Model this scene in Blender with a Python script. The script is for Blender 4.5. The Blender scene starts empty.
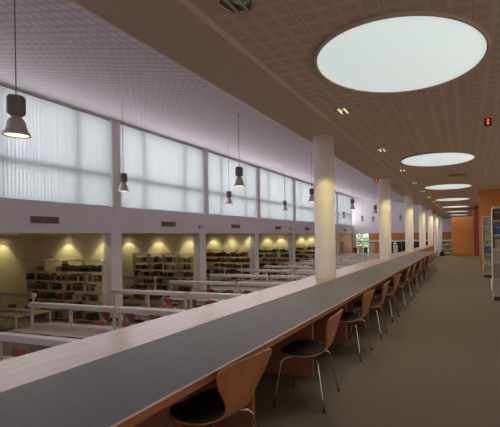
import bpy, bmesh, math, random
from mathutils import Vector, Matrix
random.seed(7)
C = bpy.context.scene.collection
PI = math.pi

# ------------------------------------------------------------------ helpers
def link(o, parent=None):
    C.objects.link(o)
    if parent is not None:
        o.parent = parent
    return o

class MB:
    """collects shapes, builds ONE mesh object"""
    def __init__(s):
        s.bm = bmesh.new()
    def box(s, x0, x1, y0, y1, z0, z1, mi=0, M=None):
        vs = [s.bm.verts.new((x, y, z)) for x in (x0, x1) for y in (y0, y1) for z in (z0, z1)]
        if M is not None:
            for v in vs: v.co = M @ v.co
        for q in ((0,1,3,2),(4,6,7,5),(0,4,5,1),(2,3,7,6),(0,2,6,4),(1,5,7,3)):
            f = s.bm.faces.new([vs[i] for i in q]); f.material_index = mi
        return s
    def prism(s, pts, axis, a, b, mi=0):
        """closed outline extruded along axis ('x','y','z') from a to b"""
        def P(p, t):
            return {'x': (t, p[0], p[1]), 'y': (p[0], t, p[1]), 'z': (p[0], p[1], t)}[axis]
        A = [s.bm.verts.new(P(p, a)) for p in pts]; B = [s.bm.verts.new(P(p, b)) for p in pts]
        n = len(pts)
        for f in (A[::-1], B): s.bm.faces.new(f).material_index = mi
        for i in range(n):
            s.bm.faces.new((A[i], A[(i+1) % n], B[(i+1) % n], B[i])).material_index = mi
        return s
    def lathe(s, prof, seg=32, cx=0, cy=0, mi=0, smooth=True):
        rings = []
        for r, z in prof:
            if r < 1e-5:
                rings.append([s.bm.verts.new((cx, cy, z))])
            else:
                rings.append([s.bm.verts.new((cx + r*math.cos(2*PI*k/seg), cy + r*math.sin(2*PI*k/seg), z)) for k in range(seg)])
        for a, b in zip(rings, rings[1:]):
            for k in range(seg):
                k2 = (k+1) % seg
                if len(a) == 1 and len(b) == 1: continue
                if len(a) == 1: f = s.bm.faces.new((a[0], b[k2], b[k]))
                elif len(b) == 1: f = s.bm.faces.new((a[k], a[k2], b[0]))
                else: f = s.bm.faces.new((a[k], a[k2], b[k2], b[k]))
                f.smooth = smooth; f.material_index = mi
        return s
    def tube(s, pts, r, seg=8, mi=0):
        pts = [Vector(p) for p in pts]
        rings = []
        up = None
        for i, p in enumerate(pts):
            d = (pts[min(i+1, len(pts)-1)] - pts[max(i-1, 0)]).normalized()
            if up is None:
                up = d.orthogonal().normalized()
            u = (up - d*up.dot(d)).normalized(); w = d.cross(u); up = u
            rr = r[i] if isinstance(r, (list, tuple)) else r
            rings.append([s.bm.verts.new(p + (u*math.cos(2*PI*k/seg) + w*math.sin(2*PI*k/seg))*rr) for k in range(seg)])
        for a, b in zip(rings, rings[1:]):
            for k in range(seg):
                f = s.bm.faces.new((a[k], a[(k+1) % seg], b[(k+1) % seg], b[k])); f.smooth = True; f.material_index = mi
        s.bm.faces.new(rings[0][::-1]).material_index = mi; s.bm.faces.new(rings[-1]).material_index = mi
        return s
    def mesh(s, name, mats, bevel=0, seg=1):
        if bevel:
            bmesh.ops.bevel(s.bm, geom=s.bm.edges[:], offset=bevel, segments=seg, affect='EDGES', profile=0.6)
        bmesh.ops.recalc_face_normals(s.bm, faces=s.bm.faces[:])
        me = bpy.data.meshes.new(name); s.bm.to_mesh(me); s.bm.free()
        for m in (mats if isinstance(mats, (list, tuple)) else [mats]): me.materials.append(m)
        return me
    def build(s, name, mats, parent=None, loc=(0,0,0), bevel=0, seg=1):
        o = bpy.data.objects.new(name, s.mesh(name, mats, bevel, seg)); o.location = loc
        return link(o, parent)

def tag(o, label=None, cat=None, group=None, kind=None):
    if label: o['label'] = label
    if cat: o['category'] = cat
    if group: o['group'] = group
    if kind: o['kind'] = kind
    return o
def empty(name, loc=(0,0,0), rz=0):
    o = bpy.data.objects.new(name, None); o.location = loc; o.rotation_euler = (0,0,rz); o.empty_display_size = .1
    return link(o)
def copy_tree(o, parent=None):
    c = o.copy(); link(c, parent)
    for ch in list(o.children): copy_tree(ch, c)
    return c
ORD = ['first','second','third','fourth','fifth','sixth','seventh','eighth','ninth','tenth','eleventh','twelfth','thirteenth',
       'fourteenth','fifteenth','sixteenth','seventeenth','eighteenth','nineteenth','twentieth']
def ordn(i):
    if i < 20: return ORD[i]
    tens = {2:'twenty',3:'thirty',4:'forty',5:'fifty',6:'sixty'}[(i+1)//10]; u = (i+1) % 10
    return tens[:-1]+'ieth' if u == 0 else tens+'-'+ORD[u-1]

# ------------------------------------------------------------------ materials
def new_mat(name):
    m = bpy.data.materials.new(name); m.use_nodes = True
    nt = m.node_tree; b = nt.nodes['Principled BSDF']
    return m, nt, b
def rgb(c): return (c[0], c[1], c[2], 1)
def mat(name, col, rough=.5, metal=0, var=.06, scale=8, spec=.5, coat=0, stretch=None, bump=0):
    m, nt, b = new_mat(name)
    N, L = nt.nodes, nt.links
    tc = N.new('ShaderNodeTexCoord'); mp = N.new('ShaderNodeMapping'); L.new(tc.outputs['Object'], mp.inputs[0])
    if stretch: mp.inputs['Scale'].default_value = stretch
    no = N.new('ShaderNodeTexNoise'); no.inputs['Scale'].default_value = scale; no.inputs['Detail'].default_value = 4
    L.new(mp.outputs[0], no.inputs[0])
    cr = N.new('ShaderNodeValToRGB')
    cr.color_ramp.elements[0].position = .3; cr.color_ramp.elements[1].position = .7
    cr.color_ramp.elements[0].color = rgb([c*(1-var) for c in col]); cr.color_ramp.elements[1].color = rgb([min(1, c*(1+var)) for c in col])
    L.new(no.outputs[0], cr.inputs[0]); L.new(cr.outputs[0], b.inputs['Base Color'])
    b.inputs['Roughness'].default_value = rough; b.inputs['Metallic'].default_value = metal
    b.inputs['Specular IOR Level'].default_value = spec
    if coat: b.inputs['Coat Weight'].default_value = coat; b.inputs['Coat Roughness'].default_value = .12
    if bump:
        bp = N.new('ShaderNodeBump'); bp.inputs['Strength'].default_value = bump; bp.inputs['Distance'].default_value = .01
        L.new(no.outputs[0], bp.inputs['Height']); L.new(bp.outputs[0], b.inputs['Normal'])
    return m
def emit(name, col, s):
    m, nt, b = new_mat(name)
    b.inputs['Base Color'].default_value = rgb(col); b.inputs['Emission Color'].default_value = rgb(col)
    b.inputs['Emission Strength'].default_value = s; b.inputs['Roughness'].default_value = .6
    return m

M = {}
M['ceil_plain'] = mat('ceiling paint', (.62,.49,.40), .85, var=.03)
M['wall'] = mat('white wall paint', (.70,.66,.685), .8, var=.03, scale=3)
M['col'] = mat('column paint', (.88,.785,.75), .55, var=.03, scale=4)
M['alcove'] = mat('cream alcove paint', (.80,.70,.55), .85, var=.04, scale=3)
M['carpet'] = mat('grey green carpet', (.17,.14,.105), .95, var=.28, scale=160, bump=.3)
M['hallfloor'] = mat('dark hall floor', (.24,.20,.175), .6, var=.15, scale=6)
M['lino'] = mat('dark grey linoleum', (.175,.155,.168), .5, var=.06, scale=5, stretch=(12,.8,1), spec=.12)
def wood(name, a, bcol, rough=.4, stretch=(14,1,14), scale=3, coat=0, spec=.5):
    m, nt, b = new_mat(name); N, L = nt.nodes, nt.links
    tc = N.new('ShaderNodeTexCoord'); mp = N.new('ShaderNodeMapping'); mp.inputs['Scale'].default_value = stretch
    L.new(tc.outputs['Object'], mp.inputs[0])
    n1 = N.new('ShaderNodeTexNoise'); n1.inputs['Scale'].default_value = scale; n1.inputs['Detail'].default_value = 6; n1.inputs['Distortion'].default_value = .6
    L.new(mp.outputs[0], n1.inputs[0])
    cr = N.new('ShaderNodeValToRGB'); cr.color_ramp.elements[0].position = .32; cr.color_ramp.elements[1].position = .68
    cr.color_ramp.elements[0].color = rgb(a); cr.color_ramp.elements[1].color = rgb(bcol)
    L.new(n1.outputs[0], cr.inputs[0]); L.new(cr.outputs[0], b.inputs['Base Color'])
    b.inputs['Roughness'].default_value = rough; b.inputs['Specular IOR Level'].default_value = spec
    if coat: b.inputs['Coat Weight'].default_value = coat; b.inputs['Coat Roughness'].default_value = .15
    return m
M['ledge'] = wood('lacquered beech ledge', (.45,.305,.275), (.56,.385,.345), .38, (9,.5,9), 3, coat=.12, spec=.35)
M['edge'] = wood('beech edge', (.36,.135,.055), (.45,.18,.075), .4, (14,1,14))
M['panelwood'] = wood('counter panel beech', (.30,.12,.075), (.37,.15,.09), .5, (2,10,1))
M['chairwood'] = wood('chair plywood', (.43,.165,.07), (.52,.215,.09), .35, (3,14,1.5), 3)
M['redwood'] = wood('red stained plywood', (.30,.075,.045), (.38,.10,.06), .45, (3,14,1.5), 3)
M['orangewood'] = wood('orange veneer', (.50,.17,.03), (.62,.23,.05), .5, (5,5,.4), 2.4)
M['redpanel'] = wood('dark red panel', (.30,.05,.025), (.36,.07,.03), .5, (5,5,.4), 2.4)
M['black'] = mat('black upholstery', (.012,.012,.013), .55, var=.1, scale=60)
M['blackpl'] = mat('black plastic', (.015,.015,.016), .5)
M['chrome'] = mat('chromed steel', (.62,.58,.54), .22, 1, var=.02)
M['tablewhite'] = mat('grey white table laminate', (.34,.29,.255), .5, var=.03)
M['lampbar'] = mat('white lacquered bar', (.52,.475,.475), .4, var=.02)
M['alu'] = mat('grey metal', (.36,.33,.34), .4, .7, var=.04)
M['housing'] = mat('dark ballast housing', (.24,.195,.195), .45, .2, var=.05)
M['shade'] = mat('grey pendant shade', (.50,.43,.43), .4, .2, var=.04)
M['white'] = mat('white enamel', (.70,.68,.66), .45, var=.02)
M['shelfmetal'] = mat('cream steel shelf', (.70,.63,.50), .5, var=.03)
M['greyshelf'] = mat('grey beige steel shelf', (.66,.59,.52), .5, var=.03)
M['darkslot'] = mat('dark louvre', (.10,.075,.07), .7)
M['vent'] = mat('grey louvre', (.26,.21,.20), .6)
M['pulp'] = mat('paper pages', (.62,.57,.48), .9, var=.08, scale=90)
M['skylight'] = emit('skylight diffuser', (.84,.95,.93), .62)
M['bulb'] = emit('pendant lamp glass', (1,.88,.60), 1.6)
M['tube'] = emit('compact tube', (.80,.85,.45), .8)
M['dltube'] = mat('unlit tube', (.45,.45,.42), .3)
M['redled'] = emit('red lamp', (1,.10,.02), 1.2)
M['greenled'] = emit('green sign', (.05,.9,.35), .6)
M['frame'] = mat('window frame', (.20,.20,.22), .5)
M['darkglass'] = mat('dark glazing', (.03,.028,.028), .12, var=.02)
M['leafy'] = mat('leaf', (.40,.50,.28), .8, var=.35, scale=9)
M['bark'] = mat('bark', (.14,.10,.07), .9)
M['sheet'] = mat('pale curtain', (.62,.66,.60), .8, var=.05)

# ceiling: square groups of slots between panel joints
def perforated():
    m, nt, b = new_mat('perforated ceiling panel'); N, L = nt.nodes, nt.links
    tc = N.new('ShaderNodeTexCoord'); sp = N.new('ShaderNodeSeparateXYZ'); L.new(tc.outputs['Object'], sp.inputs[0])
    def ma(op, a, b_=None, c=None):
        n = N.new('ShaderNodeMath'); n.operation = op
        for i, v in enumerate((a, b_, c)):
            if v is None: continue
            if hasattr(v, 'is_linked'): L.new(v, n.inputs[i])
            else: n.inputs[i].default_value = v
        return n.outputs[0]
    x = ma('ADD', sp.outputs[0], 2.055 + 7.12); y = ma('ADD', sp.outputs[1], 20 + .147)
    fx = ma('FRACT', ma('DIVIDE', x, .178)); fy = ma('FRACT', ma('DIVIDE', y, .178))
    def band(f, lo, hi): return ma('MULTIPLY', ma('GREATER_THAN', f, lo), ma('LESS_THAN', f, hi))
    sq = ma('MULTIPLY', band(fx, .16, .84), band(fy, .16, .84))
    st = ma('LESS_THAN', ma('FRACT', ma('DIVIDE', x, .0178)), .45)
    slot = ma('MULTIPLY', sq, st)
    jx = ma('LESS_THAN', ma('FRACT', ma('DIVIDE', x, .712)), .016)
    jy = ma('LESS_THAN', ma('FRACT', ma('DIVIDE', y, 2.848)), .004)
    dark = ma('MINIMUM', ma('ADD', ma('ADD', slot, jx), jy), 1.0)
    mx = N.new('ShaderNodeMix'); mx.data_type = 'RGBA'
    L.new(dark, mx.inputs['Factor']); mx.inputs[6].default_value = (.70,.54,.435,1); mx.inputs[7].default_value = (.50,.37,.29,1)
    L.new(mx.outputs[2], b.inputs['Base Color']); b.inputs['Roughness'].default_value = .8
    return m
M['perf'] = perforated()
def hallceil():
    m, nt, b = new_mat('acoustic hall ceiling'); N, L = nt.nodes, nt.links
    tc = N.new('ShaderNodeTexCoord'); mp = N.new('ShaderNodeMapping'); L.new(tc.outputs['Object'], mp.inputs[0])
    br = N.new('ShaderNodeTexBrick'); br.offset = .0
    br.inputs['Scale'].default_value = 1; br.inputs['Brick Width'].default_value = .22; br.inputs['Row Height'].default_value = .22
    br.inputs['Mortar Size'].default_value = .05; br.inputs['Mortar Smooth'].default_value = .5
    br.inputs['Color1'].default_value = (.66,.58,.63,1); br.inputs['Color2'].default_value = (.62,.55,.60,1); br.inputs['Mortar'].default_value = (.50,.43,.47,1)
    L.new(mp.outputs[0], br.inputs[0]); L.new(br.outputs[0], b.inputs['Base Color']); b.inputs['Roughness'].default_value = .85
    return m
M['hallceil'] = hallceil()
def blindmat():
    m = bpy.data.materials.new('translucent blind fabric'); m.use_nodes = True; nt = m.node_tree; N, L = nt.nodes, nt.links
    N.remove(N['Principled BSDF']); out = N['Material Output']
    tr = N.new('ShaderNodeBsdfTranslucent'); df = N.new('ShaderNodeBsdfDiffuse'); mx = N.new('ShaderNodeMixShader')
    tc = N.new('ShaderNodeTexCoord'); no = N.new('ShaderNodeTexNoise'); no.inputs['Scale'].default_value = 3
    mp = N.new('ShaderNodeMapping'); mp.inputs['Scale'].default_value = (1,9,.1)
    L.new(tc.outputs['Object'], mp.inputs[0]); L.new(mp.outputs[0], no.inputs[0])
    cr = N.new('ShaderNodeValToRGB'); cr.color_ramp.elements[0].color = (.56,.58,.61,1); cr.color_ramp.elements[1].color = (.76,.78,.79,1)
    L.new(no.outputs[0], cr.inputs[0]); L.new(cr.outputs[0], tr.inputs[0]); df.inputs[0].default_value = (.6,.6,.62,1)
    mx.inputs[0].default_value = .30
    L.new(tr.outputs[0], mx.inputs[1]); L.new(df.outputs[0], mx.inputs[2]); L.new(mx.outputs[0], out.inputs[0])
    return m
M['blind'] = blindmat()
def glassmat():
    m = bpy.data.materials.new('window glass'); m.use_nodes = True; nt = m.node_tree; N, L = nt.nodes, nt.links
    N.remove(N['Principled BSDF']); out = N['Material Output']
    t = N.new('ShaderNodeBsdfTransparent'); g = N.new('ShaderNodeBsdfGlossy'); g.inputs['Roughness'].default_value = .02
    t.inputs[0].default_value = (.95,.96,.96,1); mx = N.new('ShaderNodeMixShader'); mx.inputs[0].default_value = .06
    L.new(t.outputs[0], mx.inputs[1]); L.new(g.outputs[0], mx.inputs[2]); L.new(mx.outputs[0], out.inputs[0])
    return m
M['glass'] = glassmat()

# ------------------------------------------------------------------ setting
ZF = -1.825                     # floor of the lower reading hall
XW = -13.54                     # face of the window wall
YE = 46.5                       # far wall of the hall
YB = -4.0
LW, LS, LR = 110, 21, 105
ZC = 3.39
GE = 28.3                       # where the gallery floor ends
def struct(name, mb, m, parent=None, label=None, cat=None, **k):
    o = mb.build(name, m, parent, **k); o['kind'] = 'structure'
    if label: o['label'] = label
    if cat: o['category'] = cat
    return o
def hz(x): return 6.42 - .17*(x - XW)      # sloped hall ceiling

struct('floor', MB().box(-2.74, 4.0, YB, GE, -.25, 0), M['carpet'], label='grey green carpet of the raised gallery beside the counter', cat='floor')
struct('floor_hall', MB().box(-21.4, 4.0, YB, YE+.3, ZF-.2, ZF), M['hallfloor'], label='dark floor of the lower reading hall beneath the tables', cat='floor')
struct('ceiling', MB().box(-2.05, 4.0, YB, YE, ZC, ZC+.2), M['perf'], label='brown gallery ceiling of slotted acoustic panels around the round skylights', cat='ceiling')
struct('ceiling_border', MB().box(-2.80, -2.052, YB, YE, ZC-.07, ZC+.2), M['ceil_plain'], label='plain brown ceiling strip above the row of round columns', cat='ceiling')
struct('wall_clerestory', MB().box(-2.80, -2.76, YB, YE, ZC+.2, 4.58), M['wall'], label='white upstand above the gallery ceiling edge facing the hall', cat='wall')
hc = MB()
hc.prism([(XW-.55, hz(XW-.55)), (-2.7, hz(-2.7)), (-2.7, hz(-2.7)+.2), (XW-.55, hz(XW-.55)+.2)], 'y', YB, YE)
struct('ceiling_hall', hc, M['hallceil'], label='sloping pale ceiling of perforated grid over the reading hall', cat='ceiling')
# window wall: band under the windows, posts, band over
PY = [-5.06 + 5.72*k for k in range(0, 9)] + [YE + .1]
PY = [-5.06, .66, 6.38, 12.1, 17.86, 23.58, 29.45, 35.2, 40.9, YE + .16]
wl = MB(); wl.box(XW-.5, XW, YB, YE, 1.77, 2.83); wl.box(XW-.5, XW, YB, YE, 6.38, 6.6)
for y in PY[1:-1]: wl.box(XW-.5, XW, y-.19, y+.19, 2.83, 6.38)
struct('wall_left', wl, M['wall'], label='pale upper wall with posts between the high windows', cat='wall')
struct('ceiling_alcove', MB().box(-21.2, XW-.5, YB, YE, 1.77, 1.95), M['alcove'], label='low ceiling over the bookshelf alcoves below the windows', cat='ceiling')
struct('wall_alcove', MB().box(-21.4, -21.2, YB, YE, ZF, 1.95), M['alcove'], label='cream wall at the back of the bookshelf alcoves', cat='wall')
struct('wall_back', MB().box(-21.4, 4.2, YB-.2, YB, ZF, 7.0), M['wall'], label='white wall behind the viewer', cat='wall')
struct('wall_right', MB().box(4.0, 4.2, YB, YE, ZF, 4.0), M['wall'], label='white wall closing the gallery on its far right', cat='wall')
PIER = [6.31, 12.045, 17.5, 23.2, 29.2, 35.05, 40.75]
PN = ['out of view left','behind the nearest hall bookcase','between the first and second bookcase walls','third along','fourth along','fifth along','farthest']
for i, y in enumerate(PIER):
    struct('wall_alcove_divider', MB().box(-21.2, XW-.42, y+.06, y+.26, ZF, 1.77), M['alcove'], label=f'cream wall behind the bookcases of the {ordn(i)} alcove', cat='wall')
    struct('pillar', MB().box(XW-.42, XW-.0, y-.26, y+.26, ZF, 1.77), M['wall'], label=f'square white pier under the windows, {ordn(i)} along the hall', cat='pillar', bevel=.012)
struct('wall_gallery_edge', MB().box(-2.80, -2.742, YB, GE, ZF, .70), M['wall'], label='white parapet wall below the ledge towards the reading hall', cat='wall')
struct('wall_gallery_end', MB().box(-2.742, 4.0, GE-.08, GE, ZF, -.25), M['wall'], label='wall under the far end of the gallery floor', cat='wall')
# round columns
COLY = [6.64 + 5.57*k for k in range(7)]
for i, y in enumerate(COLY):
    struct('column', MB().lathe([(0, ZF), (.19, ZF), (.19, ZC-.07), (0, ZC-.07)], 48, -2.45, y), M['col'],
           label=f'round white column, {ordn(i)} nearest of the row along the ledge', cat='column')
# far end of the hall
fw = MB(); fw.box(-21.4, 4.2, YE, YE+.25, 1.78, 8.0); fw.box(-21.4, -13.04, YE, YE+.25, ZF, 1.78)
fw.box(-13.04, -11.37, YE, YE+.25, ZF, -1.0); fw.box(-11.37, 4.2, YE+.12, YE+.25, ZF, 1.78)
struct('wall_end', fw, M['wall'], label='white end wall of the reading hall', cat='wall')
struct('wall_end_wood', MB().box(-11.37, -9.9, YE, YE+.11, ZF, 1.77).box(-9.9, -1.0, YE, YE+.11, .86, 1.77), M['orangewood'], label='orange wood panelling along the far end wall', cat='wall panel')
struct('wall_side_wood', MB().box(XW-.1, XW+.01, 41.05, YE-.01, ZF, 1.765), M['orangewood'], label='orange wood panel under the last high window', cat='wall panel')
struct('trim_1', MB().box(XW+.02, -1.0, YE-.14, YE-.02, .72, .90), M['white'], label='white horizontal beam across the far end wall', cat='beam')
wn = empty('window_9', (-12.2, YE, 0)); tag(wn, 'far end window with greenery behind it', 'window', kind='structure')
MB().box(-.84, .83, .05, .08, -1.0, 1.78).build('glass', M['glass'], wn)
fr = MB()
for a, b in ((-.84,-.78),(.77,.83),(-.03,.03)): fr.box(a, b, .02, .12, -1.0, 1.78)
fr.box(-.84, .83, .02, .12, -1.0, -.94); fr.box(-.84,.83,.02,.12,1.72,1.78)
fr.build('frame', M['white'], wn)
dg = empty('window_10', (-5.45, YE, 0)); tag(dg, 'dark glazed partition below the wood band of the end wall', 'window', kind='structure')
MB().box(-4.45, 4.45, .03, .10, ZF, .85).build('glass', M['darkglass'], dg)
fr = MB()
for k in range(8): fr.box(-4.45+k*1.26, -4.39+k*1.26, -.02, .03, ZF, .72)
fr.build('frame', M['frame'], dg)
# orange wood block and walls at the end of the gallery
struct('wall_gallery_wood', MB().box(-.93, .505, 27.75, 31, 0.0, 2.69), M['orangewood'], label='orange wood block closing the end of the gallery aisle', cat='wall')
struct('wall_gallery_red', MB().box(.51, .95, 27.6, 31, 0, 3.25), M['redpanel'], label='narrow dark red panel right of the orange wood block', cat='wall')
struct('wall_gallery_partition', MB().box(.545, 4.0, 17.85, 18.05, 0, ZC), M['orangewood'], label='orange wood partition behind the gallery bookcases', cat='wall')

# ------------------------------------------------------------------ windows + blinds
def window(n, y0, y1):
    w = empty(f'window_{n}', (XW-.27, (y0+y1)/2, 2.83)); w['kind'] = 'structure'
    tag(w, f'high window of the hall, {ordn(n-1)} from the left', 'window')
    h = (y1-y0)/2; H = 3.55
    MB().box(-.03, -.022, -h, h, 0, H).build('glass', M['glass'], w)
    f = MB()
    f.box(-.05, .03, -h, h, 0, .06); f.box(-.05, .03, -h, h, H-.06, H); f.box(-.05, .03, -h, -h+.06, .06, H-.06); f.box(-.05, .03, h-.06, h, .06, H-.06)
    f.build('frame', M['frame'], w)
    f = MB()
    f.box(-.05, .06, -h+.06, h-.06, 1.20, 1.36)
    for k in (.25, .74): f.box(-.05, .04, -h+2*h*k-.05, -h+2*h*k+.05, .06, 1.22); f.box(-.05, .04, -h+2*h*k-.05, -h+2*h*k+.05, 1.34, H-.06)
    f.build('mullion', M['frame'], w)
def blind(n, y0, y1, ang):
    b = empty('vertical_blind', (XW-.09, (y0+y1)/2, 2.83))
    tag(b, f'pale vertical slat blind drawn across the {ordn(n-1)} high window from the left', 'blind', 'vertical blinds')
    h = (y1-y0)/2 - .01
    MB().box(-.025, .025, -h, h, 3.50, 3.545).build('headrail', M['alu'], b)
    s = MB(); n_ = int(2*h/.112); p = 2*h/n_
    for k in range(n_):
        a = math.radians(ang + random.uniform(-2, 2)); c = -h + (k+.5)*p; hw = p*(.55 if n <= 2 else .525)
        R = Matrix.Translation((0, c, 0)) @ Matrix.Rotation(a, 4, 'Z')
        s.box(-.0008, .0008, -hw, hw, .05, 3.495, 0, R)
        s.box(-.004, .004, -hw, hw, .03, .05, 0, R)
    s.build('slats', M['blind'], b)
for n, (a, b) in enumerate(zip(PY, PY[1:])):
    if n == 0: continue
    window(n, a+.19, b-.19)
    if n >= 1: blind(n, a+.19, b-.19, -11 if n <= 2 else -7)

# ------------------------------------------------------------------ counter, ledge, parapet
YC0, YC1 = -1.6, 18.0
ct = empty('reading_counter', (-1.6, 8.2, 0))
tag(ct, 'long dark topped wooden reading counter along the edge of the gallery', 'counter')
ox, oy = -1.6, 8.2
MB().box(-2.212-ox, -1.372-ox, YC0-oy, YC1-oy, .705, .745).build('worktop', M['lino'], ct)
MB().box(-1.371-ox, -1.352-ox, YC0-oy, YC1-oy, .705, .745).build('edge_strip', M['edge'], ct)
MB().box(-1.371-ox, -1.3515-ox, YC0-oy, YC1-oy, .7451, .7475).build('lipping', M['ledge'], ct)
MB().box(-2.19-ox, -1.45-ox, YC0-oy, YC1-oy, .672, .704).build('underboard', M['panelwood'], ct)
MB().box(-2.19-ox, -2.16-ox, YC0-oy, YC1-oy, 0, .671).build('back_panel', M['panelwood'], ct)
FY = [2.6 + 1.222*k for k in range(-3, 13)]
for y in FY:
    f = MB().box(-2.159-ox, -1.582-ox, y-.018-oy, y+.018-oy, 0, .671).build('support_panel', M['panelwood'], ct)
    MB().box(-1.581-ox, -1.568-ox, y-.018-oy, y+.018-oy, 0, .671).build('edge_band', M['edge'], f)
ld = MB().box(-2.792, -2.214, YC0, GE-.1, .702, .746).build('ledge', M['ledge'], bevel=.003)
tag(ld, 'pale lacquered wooden ledge running beside the dark counter top', 'ledge')
pp = MB().box(-2.245, -2.216, YC1+.01, GE-.1, 0, .70).build('parapet_panel', M['orangewood'])
tag(pp, 'orange wood parapet panel beyond the far end of the counter', 'panel')

# ------------------------------------------------------------------ chairs
def shell_grid(prof, nacross, bend):
    """prof: (x, z, halfwidth) stations; returns grid of points"""
    rows = []
    for i, (x, z, w) in enumerate(prof):
        r = []
        for j in range(nacross+1):
            s = -1 + 2*j/nacross
            a, c = bend[i]
            r.append(Vector((x - a*s*s, w*s, z + c*s*s)))
        rows.append(r)
    return rows
def slab(mb, rows, t0, t1, mi=0):
    """solid between two offsets along the surface normal"""
    n, m = len(rows), len(rows[0])
    def nor(i, j):
        du = rows[min(i+1, n-1)][j] - rows[max(i-1, 0)][j]; dv = rows[i][min(j+1, m-1)] - rows[i][max(j-1, 0)]
        k = du.cross(dv)
        return k.normalized() if k.length > 1e-9 else Vector((0,0,1))
    A, B = [], []
    for i in range(n):
        A.append([]); B.append([])
        for j in range(m):
            N_ = nor(i, j)
            A[-1].append(mb.bm.verts.new(rows[i][j] + N_*t0)); B[-1].append(mb.bm.verts.new(rows[i][j] + N_*t1))
    def F(*v):
        f = mb.bm.faces.new(v); f.smooth = True; f.material_index = mi
    for i in range(n-1):
        for j in range(m-1):
            F(A[i][j], A[i][j+1], A[i+1][j+1], A[i+1][j]); F(B[i][j], B[i+1][j], B[i+1][j+1], B[i][j+1])
    for i in range(n-1):
        for j in (0, m-1): F(A[i][j], A[i+1][j], B[i+1][j], B[i][j])
    for j in range(m-1):
        for i in (0, n-1): F(A[i][j], A[i][j+1], B[i][j+1], B[i][j])
def spline(keys, n):
    """Catmull-Rom through tuples"""
    K = [Vector(k) if len(k) == 3 else k for k in keys]; out = []
    m = len(keys)
    for q in range(n+1):
        t = q/n*(m-1); i = min(int(t), m-2); f = t-i
        p0, p1, p2, p3 = (keys[max(i-1,0)], keys[i], keys[i+1], keys[min(i+2,m-1)])
        out.append(tuple(.5*((2*b)+(-a+c)*f+(2*a-5*b+4*c-d)*f*f+(-a+3*b-3*c+d)*f**3) for a, b, c, d in zip(p0,p1,p2,p3)))
    return out
# front of the chair is -x, back is +x
PROF = [(-.236,.428,.030),(-.228,.434,.085),(-.205,.443,.138),(-.165,.449,.186),(-.105,.451,.220),(-.03,.448,.233),(.05,.445,.222),(.105,.445,.195),(.14,.449,.165),
        (.178,.463,.130),(.205,.497,.112),(.224,.545,.120),(.242,.60,.150),(.262,.66,.190),(.279,.71,.217),(.293,.752,.230),(.303,.781,.228),(.308,.797,.216),(.311,.806,.185),(.3115,.809,.12),(.312,.810,.05)]
def make_chair(name, wm, caps=True, pad=True):
    root = empty(name)
    st = spline(PROF, 34)
    bend = []
    for x, z, w in st:
        k = min(1, max(0, (z-.50)/.15)); s = 1-min(1, max(0, (z-.45)/.05))
        bend.append((.020*k*(w/.22)**2, .012*s))
    rows = shell_grid(st, 10, bend)
    mb = MB(); slab(mb, rows, -.0055, .0055); mb.build('plywood_shell', wm, root)
    if pad:
        ps = [(x, z, w*.965) for x, z, w in st[1:17]]
        rows = shell_grid(ps, 10, bend[1:17]); mb = MB()
        slab(mb, rows, .0065, .024); mb.build('seat_pad', M['black'], root)
    for sx, sy in ((-1,-1),(-1,1),(1,-1),(1,1)):
        pts = [(sx*.02+.0, sy*.05, .418), (sx*.09, sy*.10, .417), (sx*.150-.01, sy*.150, .408), (sx*.168-.01, sy*.168, .388), (sx*.180-.01, sy*.182, .34), (sx*.232, sy*.232, .012)]
        mb = MB(); mb.tube(spline(pts, 15), .0078, 8); l = mb.build('leg', M['chrome'], root)
        if caps:
            MB().tube([(sx*.2315, sy*.2315, .022), (sx*.234, sy*.234, .0)], .0105, 10).build('foot_cap', M['blackpl'], l)
    MB().box(-.07, .07, -.08, .08, .412, .428).build('mounting_plate', M['chrome'], root, bevel=.004)
    return root
ch0 = make_chair('side_chair', M['chairwood'])
CHY = [2.0, 3.29, 4.70, 5.66, 6.86, 8.0] + [7.98 + 1.2*k for k in range(1, 8)]
for i, y in enumerate(CHY):
    c = ch0 if i == 0 else copy_tree(ch0)
    c.location = (-1.425 + (.015 if i % 2 else -.01) - (.06 if i == 0 else 0), y, 0); c.rotation_euler.z = math.radians([-9, 3, -3, 2, -4, 3, 0, -2, 3, 1, -3, 2, 0][i])
    tag(c, (f'bent plywood chair with black seat pad, {ordn(i)} nearest along the long counter'), 'chair', 'plywood chairs along the counter')

# ------------------------------------------------------------------ hall tables
def make_table(name):
    """3.4 m table with a lamp bar on posts; origin on the floor at its centre"""
    r = empty(name); L_ = 1.69; D = .63; zt = .74
    MB().box(-L_, L_, -D, D, zt-.035, zt).build('tabletop', M['tablewhite'], r, bevel=.004)
    for sx in (-1, 1):
        for sy in (-1, 1):
            MB().box(sx*(L_-.06)-.03, sx*(L_-.06)+.03, sy*(D-.06)-.03, sy*(D-.06)+.03, 0, zt-.035).build('leg', M['lampbar'], r)
    MB().box(-L_+.02, L_-.02, -.01, .01, zt, zt+.10).build('divider', M['lampbar'], r)
    for x in (-L_+.05, 0, L_-.05):
        MB().box(x-.028, x+.028, -.03, .03, zt, 1.335).build('lamp_post', M['lampbar'], r)
    b = MB(); pf = [(-.085,1.336),(.085,1.336),(.085,1.45),(.07,1.47),(-.07,1.47),(-.085,1.45)]
    b.prism(pf, 'x', -L_, -.006); b.prism(pf, 'x', .006, L_)
    b.build('lamp_bar', M['lampbar'], r)
    return r
tb0 = make_table('reading_table')
ROWY = [5.22, 8.10, 10.98, 13.95, 16.80, 19.70, 22.50] + [22.5 + 2.87*k for k in range(1, 7)]
first = True
hc0 = make_chair('hall_chair', M['redwood'], caps=False)
cfirst = True
def hall_chair(x, y, rz, label, grp):
    global cfirst
    c = hc0 if cfirst else copy_tree(hc0); cfirst = False
    c.location = (x, y, ZF); c.rotation_euler.z = rz
    tag(c, label, 'chair', grp)
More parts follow.
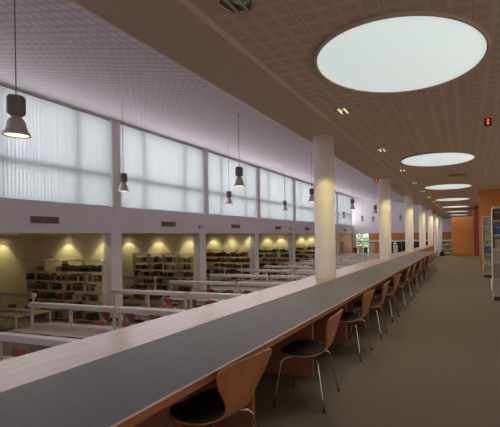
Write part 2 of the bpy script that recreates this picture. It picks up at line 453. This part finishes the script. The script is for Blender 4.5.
for i, y in enumerate(ROWY):
    for u, cx in enumerate((-10.88, -7.38)):
        t = tb0 if first else copy_tree(tb0); first = False
        t.location = (cx, y, ZF)
        tag(t, f'long pale reading table with lamp bar, {ordn(i)} row from the front, {"window" if u == 0 else "gallery"} side', 'table', 'long reading tables in the hall')
    if i < 7:
        for q, dx in enumerate((-1.06, .06, 1.05)):
            if i > 0 or q == 2:
                pass
            if not (i == 0 and q == 0):
                hall_chair(-10.93+dx+random.uniform(-.06,.06), y-.50, -PI/2+random.uniform(-.1,.1), f'red plywood chair, {ordn(q)} from left, near side of the {ordn(i)} row of tables', 'red chairs on the near sides of tables')
            hall_chair(-10.93+dx+random.uniform(-.06,.06), y+.60, PI/2+random.uniform(-.1,.1), f'red plywood chair, {ordn(q)} from left, far side of the {ordn(i)} row of tables', 'red chairs on the far sides of tables')
AY = [9.5, 15.15, 21.0, 26.7, 32.5]
for i, y in enumerate(AY):
    t = copy_tree(tb0); t.location = (-16.24, y, ZF)
    tag(t, f'long pale reading table inside the {ordn(i)} bookshelf alcove', 'table', 'alcove reading tables')
    if i < 3:
        for q, dx in enumerate((-.9, .05, 1.0)):
            hall_chair(-16.24+dx, y+.60, PI/2+random.uniform(-.1,.1), f'red plywood chair, {ordn(q)} from left, behind the {ordn(i)} alcove table', 'red chairs in the alcoves')
        if i < 2:
            hall_chair(-16.24+.35, y-.60, -PI/2+random.uniform(-.1,.1), f'red plywood chair in front of the {ordn(i)} alcove table', 'red chairs in the alcoves')

# ------------------------------------------------------------------ books + bookcases
BC = {'black':(.018,.017,.018),'charcoal':(.07,.06,.06),'brown':(.15,.085,.065),'maroon':(.20,.055,.05),'red':(.42,.03,.03),'beige':(.46,.38,.28),
      'white':(.68,.62,.56),'navy':(.025,.04,.09),'blue':(.05,.13,.32),'teal':(.03,.14,.16),'green':(.04,.12,.07),'orange':(.50,.17,.03),'grey':(.26,.22,.21),'tan':(.32,.22,.15),'mustard':(.42,.27,.05)}
BM = {k: mat(f'{k} book cover', v, .55, var=.12, scale=14) for k, v in BC.items()}
def book_mesh(col):
    # unit book, spine towards -y: width x 0..1, depth y 0..1, height z 0..1
    b = MB(); o = .10
    b.prism([(0,0),(1,0),(1,1),(1-o,1),(1-o,.06),(o,.06),(o,1),(0,1)], 'z', 0, 1, 0)
    b.box(o, 1-o, .06, .96, .02, .975, 1)
    b.box(.12, .88, -.006, 0, .72, .82, 1)
    return b.mesh(f'{col} book', [BM[col], M['pulp']])
BK = {k: book_mesh(k) for k in BC}
nbook = [0]
def book(col, x, y, z, w, d, h, label, grp, rz=0):
    o = bpy.data.objects.new('book', BK[col]); link(o); o.location = (x, y, z); o.scale = (w, d, h); o.rotation_euler.z = rz
    tag(o, label, 'book', grp); nbook[0] += 1
    return o
SZ = [-1.74, -1.34, -.95, -.56, -.165, .225]         # shelf boards
ZT = .69
stuffb = MB(); smats = list(BC)
def bookcase(x0, x1, yb, label, name='bookcase', zs=SZ, zt=ZT, z0=ZF, depth=.30, back=True, m=None, grp='bookcases in the hall alcoves'):
    """steel shelving unit against the wall plane y=yb"""
    m = m or M['shelfmetal']
    r = empty(name, ((x0+x1)/2, yb-depth/2, z0)); tag(r, label, 'bookcase', grp)
    hw = (x1-x0)/2; hd = depth/2
    for s in (-1, 1):
        MB().box(s*hw-(.014 if s > 0 else 0), s*hw+(0 if s > 0 else .014), -hd+(0 if back else .08), hd, 0, zt-z0-.046).build('side_panel', m, r)
    if back: MB().box(-hw+.021, hw-.021, hd-.012, hd-.002, 0, zt-z0-.03).build('back_panel', m, r)
    for z in zs:
        MB().box(-hw+.021, hw-.021, -hd, hd-.013, z-z0-.03, z-z0).build('shelf', m, r)
    MB().box(-hw+.021, hw-.021, -hd-.02, hd-.013, zt-z0-.045, zt-z0).build('canopy', m, r)
    MB().box(-hw+.021, hw-.021, -hd+.02, hd-.02, 0, .055).build('plinth', M['darkslot'], r)
    return r
def fill(x0, x1, yfront, z, pal, fillr, single, where, seed, tall=.30, wmul=1.0):
    rnd = random.Random(seed); x = x0+.005; i = 0
    while x < x1-.05:
        if rnd.random() > fillr:
            x += rnd.uniform(.08, .25); continue
        run = rnd.randint(2, 6); c = rnd.choice(pal); h0 = rnd.uniform(.19, tall)
        for k in range(run):
            w = rnd.uniform(.04, .075)*wmul
            if x + w > x1-.006: x = x1; break
            if rnd.random() < .35: c = rnd.choice(pal)
            h = min(.33, h0*rnd.uniform(.92, 1.06)); d = rnd.uniform(.17, .22)
            if single:
                book(c, x, yfront+rnd.uniform(.0,.03), z, w-.002, d, h, f'{c} book, {ordn(i)} from left on the {where}', single)
            else:
                y = yfront+rnd.uniform(0,.03); stuffb.box(x, x+w-.002, y, y+d, z, z+h, smats.index(c))
            i += 1; x += w
        x += rnd.choice((0, 0, .01, .05))
DK = ['black','charcoal','brown','maroon','grey','tan','navy']
MX = ['black','charcoal','brown','maroon','beige','white','navy','grey','tan','beige','maroon','brown']
OR = ['orange','mustard','orange','brown','tan','orange']
# (x-left, x-right, wall plane y)
BAYS = [(-18.15, -13.79, 12.10, 4), (-17.95, -13.79, 17.55, 4), (-18.2, -13.79, 23.25, 4), (-18.2, -13.79, 29.25, 4), (-18.2, -13.79, 35.1, 4)]
SN = ['bottom','fifth','fourth','third','second','top']
for bi, (xa, xb, yb, n) in enumerate(BAYS):
    w = (xb-xa)/n
    for k in range(n):
        if bi >= 3 and k == 0: continue
        bookcase(xa+k*w, xa+(k+1)*w-.002, yb-.33, depth=.28, back=False, label=f'cream steel bookcase, {ordn(k)} unit from left in the {ordn(bi)} alcove')
        for si, z in enumerate(SZ):
            row = 5-si            # 0 = top row
            pal = MX; fr = .86; single = None
            if bi == 0:
                fr = .9
                if row == 0: pal = ['grey','tan','beige'] if k < 2 else ['black','charcoal','teal','brown','navy','black','maroon']
                if row == 1: pal = ['white','green','black','teal'] if k == 0 else MX
                if row == 2: pal = ['tan','brown','grey'] if k == 0 else DK + ['white']
                if row == 3: pal = MX + ['orange','maroon']
                if row >= 2 or True:
                    single = 'books on the nearest alcove shelves' if row <= 3 else None
                if row == 0 and k < 2: fr = .6
            elif bi == 1:
                if row in (1, 2): pal = DK + ['white','beige']
                if row == 3 and k == 1: pal = ['orange','brown','maroon','tan']
                single = 'books on the second alcove shelves' if row <= 1 and k >= 1 else None
            elif bi == 2:
                if row == 0 and k < 2: pal = ['red','black','maroon']
                elif row == 2 and k < 2: pal = ['red','red','maroon','white']
                elif row == 3 and k < 2: pal = ['teal','blue','white','navy']
                else: pal = DK
            elif bi == 3:
                pal = OR if row == 2 else DK + ['orange','beige','blue']
            tall = .31 if not (bi == 0 and row == 0 and k < 2) else .17
            where = f'{SN[si]} shelf, {ordn(k)} unit, {ordn(bi)} alcove'
            fill(xa+k*w+.025, xa+(k+1)*w-.03, yb-.60, z, pal, fr, single, where, bi*100+k*10+si, tall, 1.12 if bi < 2 else 1.25)
so = stuffb.build('shelved_books', [BM[k] for k in smats])
tag(so, 'mixed rows of books filling the farther and lower alcove shelves', 'books', kind='stuff')

# ------------------------------------------------------------------ gallery bookcases on the right
GZ = [.12, .45, .78, 1.11, 1.44, 1.77]
bookcase(.55, 1.35, 14.5, 'grey steel display bookcase by the wood partition, farther of the two on the gallery', zs=GZ, zt=2.11, z0=0, m=M['greyshelf'], grp='gallery bookcases')
bookcase(.555, 1.55, 9.6, 'tall grey steel bookcase cut by the right picture edge, nearer of two', zs=[.12,.50,.86,1.16,1.48,1.80], zt=2.10, z0=0, m=M['greyshelf'], grp='gallery bookcases')
def magazine(x0, x1, y, z0, z1, m, art, label):
    r = empty('magazine', ((x0+x1)/2, y, z0)); tag(r, label, 'magazine', 'magazines displayed on the gallery shelves')
    w = (x1-x0)/2; T = Matrix.Rotation(math.radians(-12), 4, 'X')
    MB().box(-w, w, 0, .012, 0, z1-z0, 0, T).build('cover', m, r)
    if art:
        b = MB()
        for (u0, u1, v0, v1) in art[1]:
            b.box(-w+2*w*u0, -w+2*w*u1, -.004, 0, (z1-z0)*v0, (z1-z0)*v1, 0, T)
        b.build('cover_picture', art[0], r)
P_ = {'pink': mat('pink print',(.50,.33,.33),.5), 'cream': mat('cream print',(.50,.43,.34),.5), 'lime': mat('lime print',(.50,.52,.22),.5), 'blue': mat('blue print',(.06,.17,.40),.5), 'orange': mat('orange print',(.60,.20,.05),.5)}
magazine(.60, .90, 14.21, 1.78, 2.06, P_['pink'], (P_['cream'], [(.35,.8,.1,.9)]), 'pinkish magazine on the top row of the farther gallery bookcase')
magazine(.60, .92, 14.21, 1.45, 1.74, P_['cream'], (M['darkslot'], [(.2,.3,.4,.5),(.6,.75,.2,.3)]), 'cream magazine on the second row of the farther gallery bookcase')
magazine(.60, .93, 14.21, 1.12, 1.41, P_['lime'], (M['blackpl'], [(.15,.35,.18,.34),(.25,.75,.34,.46),(.65,.85,.18,.34)]), 'lime magazine with a dark arch on the farther gallery bookcase')
magazine(.60, .74, 14.21, .79, 1.07, P_['blue'], (M['white'], [(.2,.8,.05,.15)]), 'blue magazine on the left of the fourth row of the farther gallery bookcase')
magazine(.77, .92, 14.21, .81-.02, 1.06, P_['blue'], (P_['cream'], [(.1,.9,.0,.12)]), 'blue magazine right of its twin on the farther gallery bookcase')
magazine(.72, .95, 9.32, .51, .78, P_['orange'], (M['white'], [(.1,.9,.7,.9)]), 'orange magazine on a lower shelf of the nearer gallery bookcase')
for z, pal, nm, sd in ((1.80, ['brown','beige','tan','charcoal'], 'top', 1), (1.48, ['black','black','blue','charcoal','navy','white'], 'second', 4), (1.16, ['white','charcoal','beige'], 'third', 5)):
    fill(.60, 1.52, 9.33, z, pal, .95, 'books on the nearer gallery bookcase', f'{nm} shelf of the nearer gallery bookcase', 900+sd, .26, .9)
def bin_(x, y, s, label):
    r = empty('waste_bin', (x, y, 0)); tag(r, label, 'bin', 'white bins by the gallery bookcases'); r.scale = (s, s, s)
    MB().lathe([(0,.0),(.085,.0),(.10,.02),(.105,.32),(.098,.32),(.09,.03),(0,.03)], 24).build('body', M['white'], r)
    MB().lathe([(0,.325),(.108,.322),(.108,.36),(.08,.385),(0,.39)], 24).build('lid', M['blackpl'], r)
    MB().box(-.03,.03,-.145,-.09,.0,.03).build('pedal', M['blackpl'], r, bevel=.005)
bin_(.70, 10.9, 1.0, 'white bin with black lid between the two gallery bookcases')
bin_(.70, 16.6, .75, 'small white bin with black lid by the wood partition edge')

# ------------------------------------------------------------------ ceiling fittings
for i in range(7):
    y = 4.176 + 5.822*i
    r = empty('skylight', (-.6585, y, ZC)); tag(r, f'large round white ceiling skylight over the aisle, {ordn(i)} nearest', 'skylight', 'round skylights over the gallery')
    MB().lathe([(.882,-.002),(.888,-.028),(.915,-.028),(.925,-.0005),(.882,-.0005)], 96).build('frame_ring', M['ceil_plain'], r)
    MB().lathe([(0,-.012),(.884,-.012),(.884,-.001),(0,-.001)], 96).build('diffuser', M['skylight'], r)
def spot(name, loc, power, ang, col, blend=.35, rad=.04, rot=(0,0,0), parent=None):
    l = bpy.data.lights.new(name, 'SPOT'); l.energy = power; l.spot_size = math.radians(ang); l.spot_blend = blend; l.color = col; l.shadow_soft_size = rad
    o = bpy.data.objects.new(name, l); link(o, parent); o.location = loc; o.rotation_euler = rot
    return o
for i in range(13):
    y = 2.67 + 2.855*i
    r = empty('recessed_downlight', (-1.72, y, ZC))
    tag(r, f'round recessed downlight near the ceiling border, {ordn(i)} nearest' + (', unlit chrome' if i == 0 else ', glowing'), 'downlight', 'downlights along the gallery')
    MB().lathe([(.150,-.001),(.152,-.012),(.132,-.014),(.130,-.001)], 40).build('trim_ring', M['chrome'], r)
    MB().lathe([(0,-.002),(.130,-.002),(.130,-.004),(0,-.004)], 32).build('reflector', M['chrome'], r)
    for k, dx in enumerate((-.045, .045)):
        MB().tube([(dx,-.10,-.016),(dx,.10,-.016)], .012, 8).build('lamp_tube', M['dltube'] if i == 0 else M['tube'], r)
    b = MB()
    for k in range(-2, 3): b.box(k*.045-.0225-.001, k*.045-.0225+.001, -.11, .11, -.03, -.006)
    if i: spot('downlight_beam', (0,0,-.05), 55, 112, (1,.88,.33), .12, .06, parent=r)
for (x, y, z, nm, s) in ((.37, 6.8, ZC, 'small dark ceiling box with two glowing red lamps right of the first skylights', 1.0), (.62, 13.3, ZC, 'tiny red ceiling lamp box beyond the second skylight', .6), (-2.70, 12.2, ZC-.07, 'small red lamp box at the ceiling edge by the second column', .9)):
    r = empty('warning_light', (x, y, z)); tag(r, nm, 'warning light'); r.scale = (s, s, s)
    MB().box(-.055,.055,-.03,.03,-.12,-.0005).build('housing', M['blackpl'], r, bevel=.006)
    for dz in (-.035,-.085):
        MB().lathe([(0,0),(.022,0),(.018,.010),(0,.014)], 16).build('lamp', M['redled'], r, loc=(-.0,-.034,dz)).rotation_euler.x = PI/2
sp = empty('ceiling_disc', (-.24, 12.9, ZC)); tag(sp, 'flat brown round plate in the ceiling between the second and third skylights', 'ceiling plate')
MB().lathe([(0,-.012),(.30,-.012),(.32,-.001),(0,-.001)], 40).build('plate', M['edge'], sp)

# pendants
SHP = [(.045,.335),(.068,.325),(.072,.29),(.098,.272),(.120,.225),(.132,.15),(.148,.09),(.168,.055),(.186,.036),(.190,.0),(.180,.0),(.172,.035),(.140,.085),(.122,.15),(.11,.2),(.05,.26)]
def make_pendant():
    r = empty('pendant_lamp')
    MB().lathe(SHP, 40).build('shade', M['shade'], r)
    h = MB().lathe([(0,.345),(.105,.345),(.116,.36),(.116,.64),(.105,.655),(0,.655)], 32).build('ballast_housing', M['housing'], r)
    f = MB()
    for k in range(20):
        a = 2*PI*k/20; f.box(.118,.127,-.006,.006,.375,.625,0,Matrix.Rotation(a,4,'Z'))
    f.build('cooling_fins', M['housing'], h)
    MB().lathe([(.05,.336),(.05,.346)], 16).build('neck', M['housing'], r)
    MB().lathe([(0,.05),(.05,.055),(.075,.09),(.06,.15),(0,.19)], 24).build('bulb', M['bulb'], r)
    MB().lathe([(0,.012),(.166,.012),(.166,.017),(0,.017)], 32).build('lens', M['bulb'], r)
    return r
pd0 = make_pendant()
PEN = [(-6.1,3.78,'nearest pendant lamp with grey bell shade, at the far left of the view'),(-10.2,9.36,'pendant lamp hanging by the post between the two nearest windows'),
       (-6.32,9.88,'pendant lamp hanging before the third window, lowest of its close pair'),(-10.05,14.85,'pendant lamp hanging just left of and behind its larger neighbour by the third window'),
       (-9.86,20.1,'pendant lamp hanging before the fourth window, small and alone'),(-6.3,15.5,'pendant lamp half hidden by the left side of the nearest column'),
       (-6.1,21.1,'pendant lamp just right of the nearest column, larger of the far group'),(-9.93,31.6,'small pendant lamp beside the last window seen right of the nearest column'),
       (-10.2,38.9,'small pendant lamp before the bare end wall beneath the larger ones'),(-5.93,26.2,'pendant lamp left of the second column, larger of that pair'),
       (-9.6,41.2,'smallest pendant lamp left of the second column, lower of that pair'),(-6.56,40.9,'pendant lamp between the second and third columns'),(-10.0,25.8,'pendant lamp behind the nearest column in the window row')]
for i, (x, y, lab) in enumerate(PEN):
    p = pd0 if i == 0 else copy_tree(pd0)
    p.location = (x, y, 3.02); p.scale = (.87,.87,.87); tag(p, lab, 'lamp', 'pendant lamps in the reading hall')
    spot('pendant_beam', (0,0,-.01), 55, 150, (1,.86,.62), .5, .12, parent=p)
    MB().tube([(0,0,.655),(0,0,(hz(x)-3.02)/.87)], .006 if i else .009, 6).build('cord', M['vent'], p)

# alcove ceiling spots grazing the cream walls
for bi, xs in enumerate(((-20.6,-16.35,-14.25),(-18.8,-16.6,-14.45),(-17.05,-15.55,-14.15),(-16.05,-14.75),(-15.45,-14.4))):
    yb = BAYS[bi][2]
    for k, x in enumerate(xs):
        r = empty('alcove_downlight', (x, yb-.42, 1.77)); tag(r, f'small round downlight in the low ceiling, {ordn(k)} from left of the {ordn(bi)} alcove', 'downlight', 'alcove downlights')
        MB().lathe([(.0,-.006),(.075,-.006),(.085,-.0005),(0,-.0005)], 24).build('trim_ring', M['chrome'], r)
        spot('alcove_beam', (0,0,-.03), 34, 100, (1,.93,.42), .35, .03, parent=r); spot('alcove_spill', (0,0,-.035), 9, 172, (1,.90,.62), 1, .06, parent=r)
sl = empty('strip_light', (-13.95, 6.9, 1.77)); tag(sl, 'white strip light under the low ceiling at the left picture edge', 'strip light')
MB().box(-.05,.05,-1.0,1.75,-.06,-.0005).build('body', M['white'], sl, bevel=.006)

# vents and alarms on the band under the windows
for i, y in enumerate((9.22, 14.96, 20.67, 26.38, 32.1, 37.8, 43.5)):
    r = empty('air_vent', (XW, y, 2.21)); tag(r, f'grey louvred air vent on the wall below the windows, {ordn(i)} from left', 'vent', 'air vents below the windows')
    f = MB(); f.box(0,.02,-.47,-.45,-.12,.12); f.box(0,.02,.45,.47,-.12,.12); f.box(0,.02,-.45,.45,.10,.12); f.box(0,.02,-.45,.45,-.12,-.10); f.box(0,.018,-.01,.01,-.10,.10)
    f.build('frame', M['vent'], r)
    f = MB()
    for k in range(6): f.box(.002,.014,-.45,.45,-.095+k*.032,-.082+k*.032)
    f.build('louvres', M['vent'], r)
    MB().box(.0005,.002,-.45,.45,-.10,.10).build('duct', M['darkslot'], r)
for y, z, lab in ((17.3, 2.12, 'small red alarm box on the wall above the second square pier'), (28.6, 2.12, 'small red alarm box on the wall above the fourth square pier')):
    r = empty('alarm_box', (XW, y, z)); tag(r, lab, 'alarm')
    MB().box(.0005,.05,-.14,.14,-.06,.06).build('case', mat('red alarm plastic', (.45,.05,.03), .4), r, bevel=.008)
    MB().box(.05,.056,-.09,.09,-.02,.02).build('label_strip', M['white'], r)

# ------------------------------------------------------------------ far end furnishings
rk = empty('magazine_rack', (-1.62, 36.5, ZF)); tag(rk, 'white pigeonhole rack beyond the end of the gallery floor', 'rack')
b = MB()
for x in (-.5, .5): b.box(x-.02, x+.02, -.18, .18, 0, 2.75)
b.build('side_panel', M['white'], rk)
for k in range(7):
    for j in range(3): MB().box(-.44+j*.31, -.20+j*.31, -.10, .10, .126+k*.37, .126+k*.37+.12+.05*((k+j)%3)).build('paper_stack', P_[('cream','lime','pink','orange')[(k*2+j)%4]], rk)
for k in range(8): MB().box(-.479, .479, -.18, .165, .10+k*.37, .125+k*.37).build('shelf', M['white'], rk)
MB().box(-.479,.479,.166,.18,0,2.72).build('back_panel', M['vent'], rk)
bg = empty('bag', (-1.60, 27.7, 0)); tag(bg, 'black bag standing on the floor past the counter end', 'bag')
MB().prism([(-.17,0),(.17,0),(.19,.10),(.14,.26),(.05,.33),(-.08,.31),(-.16,.18)], 'y', -.10, .10).build('body', M['black'], bg, bevel=.02, seg=2)
MB().tube([(-.06,0,.29),(-.05,0,.40),(.03,0,.41),(.05,0,.30)], .012, 8).build('handle', M['black'], bg)
def stand(x, y, w, h, m, label):
    r = empty('display_stand', (x, y, ZF)); tag(r, label, 'display stand')
    MB().box(-w/2, w/2, -.03, .03, .25, h).build('board', m, r, bevel=.01)
    for s in (-1, 1):
        MB().box(s*w*.35-.03, s*w*.35+.03, -.25, .25, 0, .05).build('foot', M['alu'], r); MB().box(s*w*.35-.02, s*w*.35+.02, -.02, .02, .05, .25).build('leg', M['alu'], r)
stand(-10.1, 42.5, .55, 2.5, M['tablewhite'], 'white display board left of the second column by the end wall')
stand(-7.75, 44.5, .5, 2.2, M['lampbar'], 'white display board between the second and third columns')
for i, (x, col) in enumerate(((-12.9,'brown'),(-12.2,'cream'),(-11.6,'charcoal'))):
    stand(x, 45.6, .5, 1.9 + .1*(i % 2), P_['cream'] if col == 'cream' else BM[col], ['brown display board before the far window, leftmost','cream display board before the middle of the far window','charcoal display board before the far window, rightmost'][i])
pc = empty('framed_picture', (XW+.01, 42.3, .25)); tag(pc, 'dark framed picture on the orange wood panel under the last window', 'picture')
MB().box(.0005,.03,-.5,.5,-.55,.55).build('frame', M['blackpl'], pc, bevel=.005)
MB().box(.03,.034,-.4,.4,-.45,.45).build('print', BM['grey'], pc)
ex = empty('exit_sign', (-8.15, YE, .52)); tag(ex, 'small green lit sign on the dark glazing of the end wall', 'sign')
MB().box(-.16,.16,-.10,-.025,-.09,.09).build('case', M['greenled'], ex, bevel=.008)
# shrub and ground outside the far window
struct('ground', MB().box(-22, 6, YE+.4, YE+14, -1.9, -1.8), M['leafy'], label='green ground outside the far window', cat='ground')
rnd = random.Random(5)
for i, (x, y) in enumerate(((-13.4, 50.0), (-10.9, 54.2))):
    r = empty('tree', (x, y, -1.8)); tag(r, ['leafy tree outside the left half of the far window','leafy tree outside the right half of the far window'][i], 'tree')
    MB().tube([(0,0,0),(.05,0,1.2),(0,.05,2.4)], [.12,.09,.05], 8).build('trunk', M['bark'], r)
    b = MB()
    for k in range(1500):
        d = Vector((max(-1.9,min(1.9,rnd.gauss(0,1.0))), max(-1.5,min(1.5,rnd.gauss(0,.6))), rnd.gauss(2.2,1.0)))
        R = Matrix.Translation(d) @ Matrix.Rotation(rnd.uniform(0,6), 4, Vector((rnd.gauss(0,1),rnd.gauss(0,1),rnd.gauss(0,1))).normalized())
        b.box(-.13,.13,-.08,.08,-.003,.003,0,R)
    b.build('foliage', M['leafy'], r)

# ------------------------------------------------------------------ light, camera, view
def area(name, loc, rot, sx, sy, power, col, disk=False):
    l = bpy.data.lights.new(name, 'AREA'); l.energy = power; l.color = col
    l.shape = 'DISK' if disk else 'RECTANGLE'; l.size = sx; l.size_y = sy
    o = bpy.data.objects.new(name, l); C.objects.link(o); o.location = loc; o.rotation_euler = rot
    return o
for n, (a, b) in enumerate(zip(PY, PY[1:])):
    area('window_daylight', (XW+.02, (a+b)/2, 4.2), (0, -PI/2, 0), 2.5, b-a-.4, LW*(.45,.45,.6,.9,1,1,1,1,1)[n], (.96,.94,1))
area('gallery_side_fill', (3.93, 11, 1.5), (0, PI/2, 0), 2.4, 30, LR, (1,.88,.74))  # added fill light along the right wall, which has no window
area('gallery_rear_fill', (.8, YB+.06, 1.5), (PI/2, 0, 0), 5.6, 2.6, 30, (1,.86,.82))  # unseen lamp added behind the camera for brightness; the rear wall is solid
for i in range(7):
    area('skylight_daylight', (-.6585, 4.176+5.822*i, ZC-.035), (0, 0, 0), 1.7, 1.7, LS, (1,.97,.90), True)

w = bpy.data.worlds.new('World'); bpy.context.scene.world = w; w.use_nodes = True
nt = w.node_tree; bgn = nt.nodes['Background']
tc = nt.nodes.new('ShaderNodeTexCoord'); sx = nt.nodes.new('ShaderNodeSeparateXYZ'); cr = nt.nodes.new('ShaderNodeValToRGB')
nt.links.new(tc.outputs['Generated'], sx.inputs[0]); nt.links.new(sx.outputs[2], cr.inputs[0]); nt.links.new(cr.outputs[0], bgn.inputs[0])
cr.color_ramp.elements[0].position = 0; cr.color_ramp.elements[0].color = (.93,.95,.96,1)
cr.color_ramp.elements[1].position = 1; cr.color_ramp.elements[1].color = (.92,.96,1,1)
bgn.inputs[1].default_value = 4.7

f, psi, roll, cx, cy = 385.14, .3283, .0161, 334.8, 236.2
cam = bpy.data.cameras.new('camera'); co = bpy.data.objects.new('camera', cam); C.objects.link(co)
cam.sensor_fit = 'HORIZONTAL'; cam.sensor_width = 36; cam.lens = f*36/500
cam.shift_x = (250-cx)/500; cam.shift_y = (cy-213.5)/500
cam.clip_start = .05; cam.clip_end = 300
Rm = Matrix.Rotation(psi, 4, 'Z') @ Matrix.Rotation(PI/2, 4, 'X') @ Matrix.Rotation(-roll, 4, 'Z')
co.matrix_world = Matrix.Translation((0,0,1.5)) @ Rm
sc = bpy.context.scene; sc.camera = co
sc.view_settings.view_transform = 'Standard'; sc.view_settings.look = 'None'; sc.view_settings.gamma = 1; sc.view_settings.exposure = 0
sc.view_settings.use_curve_mapping = False
sc.cycles.max_bounces = 10; sc.cycles.diffuse_bounces = 6; sc.cycles.transparent_max_bounces = 12; sc.cycles.use_denoising = True
sc.cycles.sample_clamp_indirect = 4
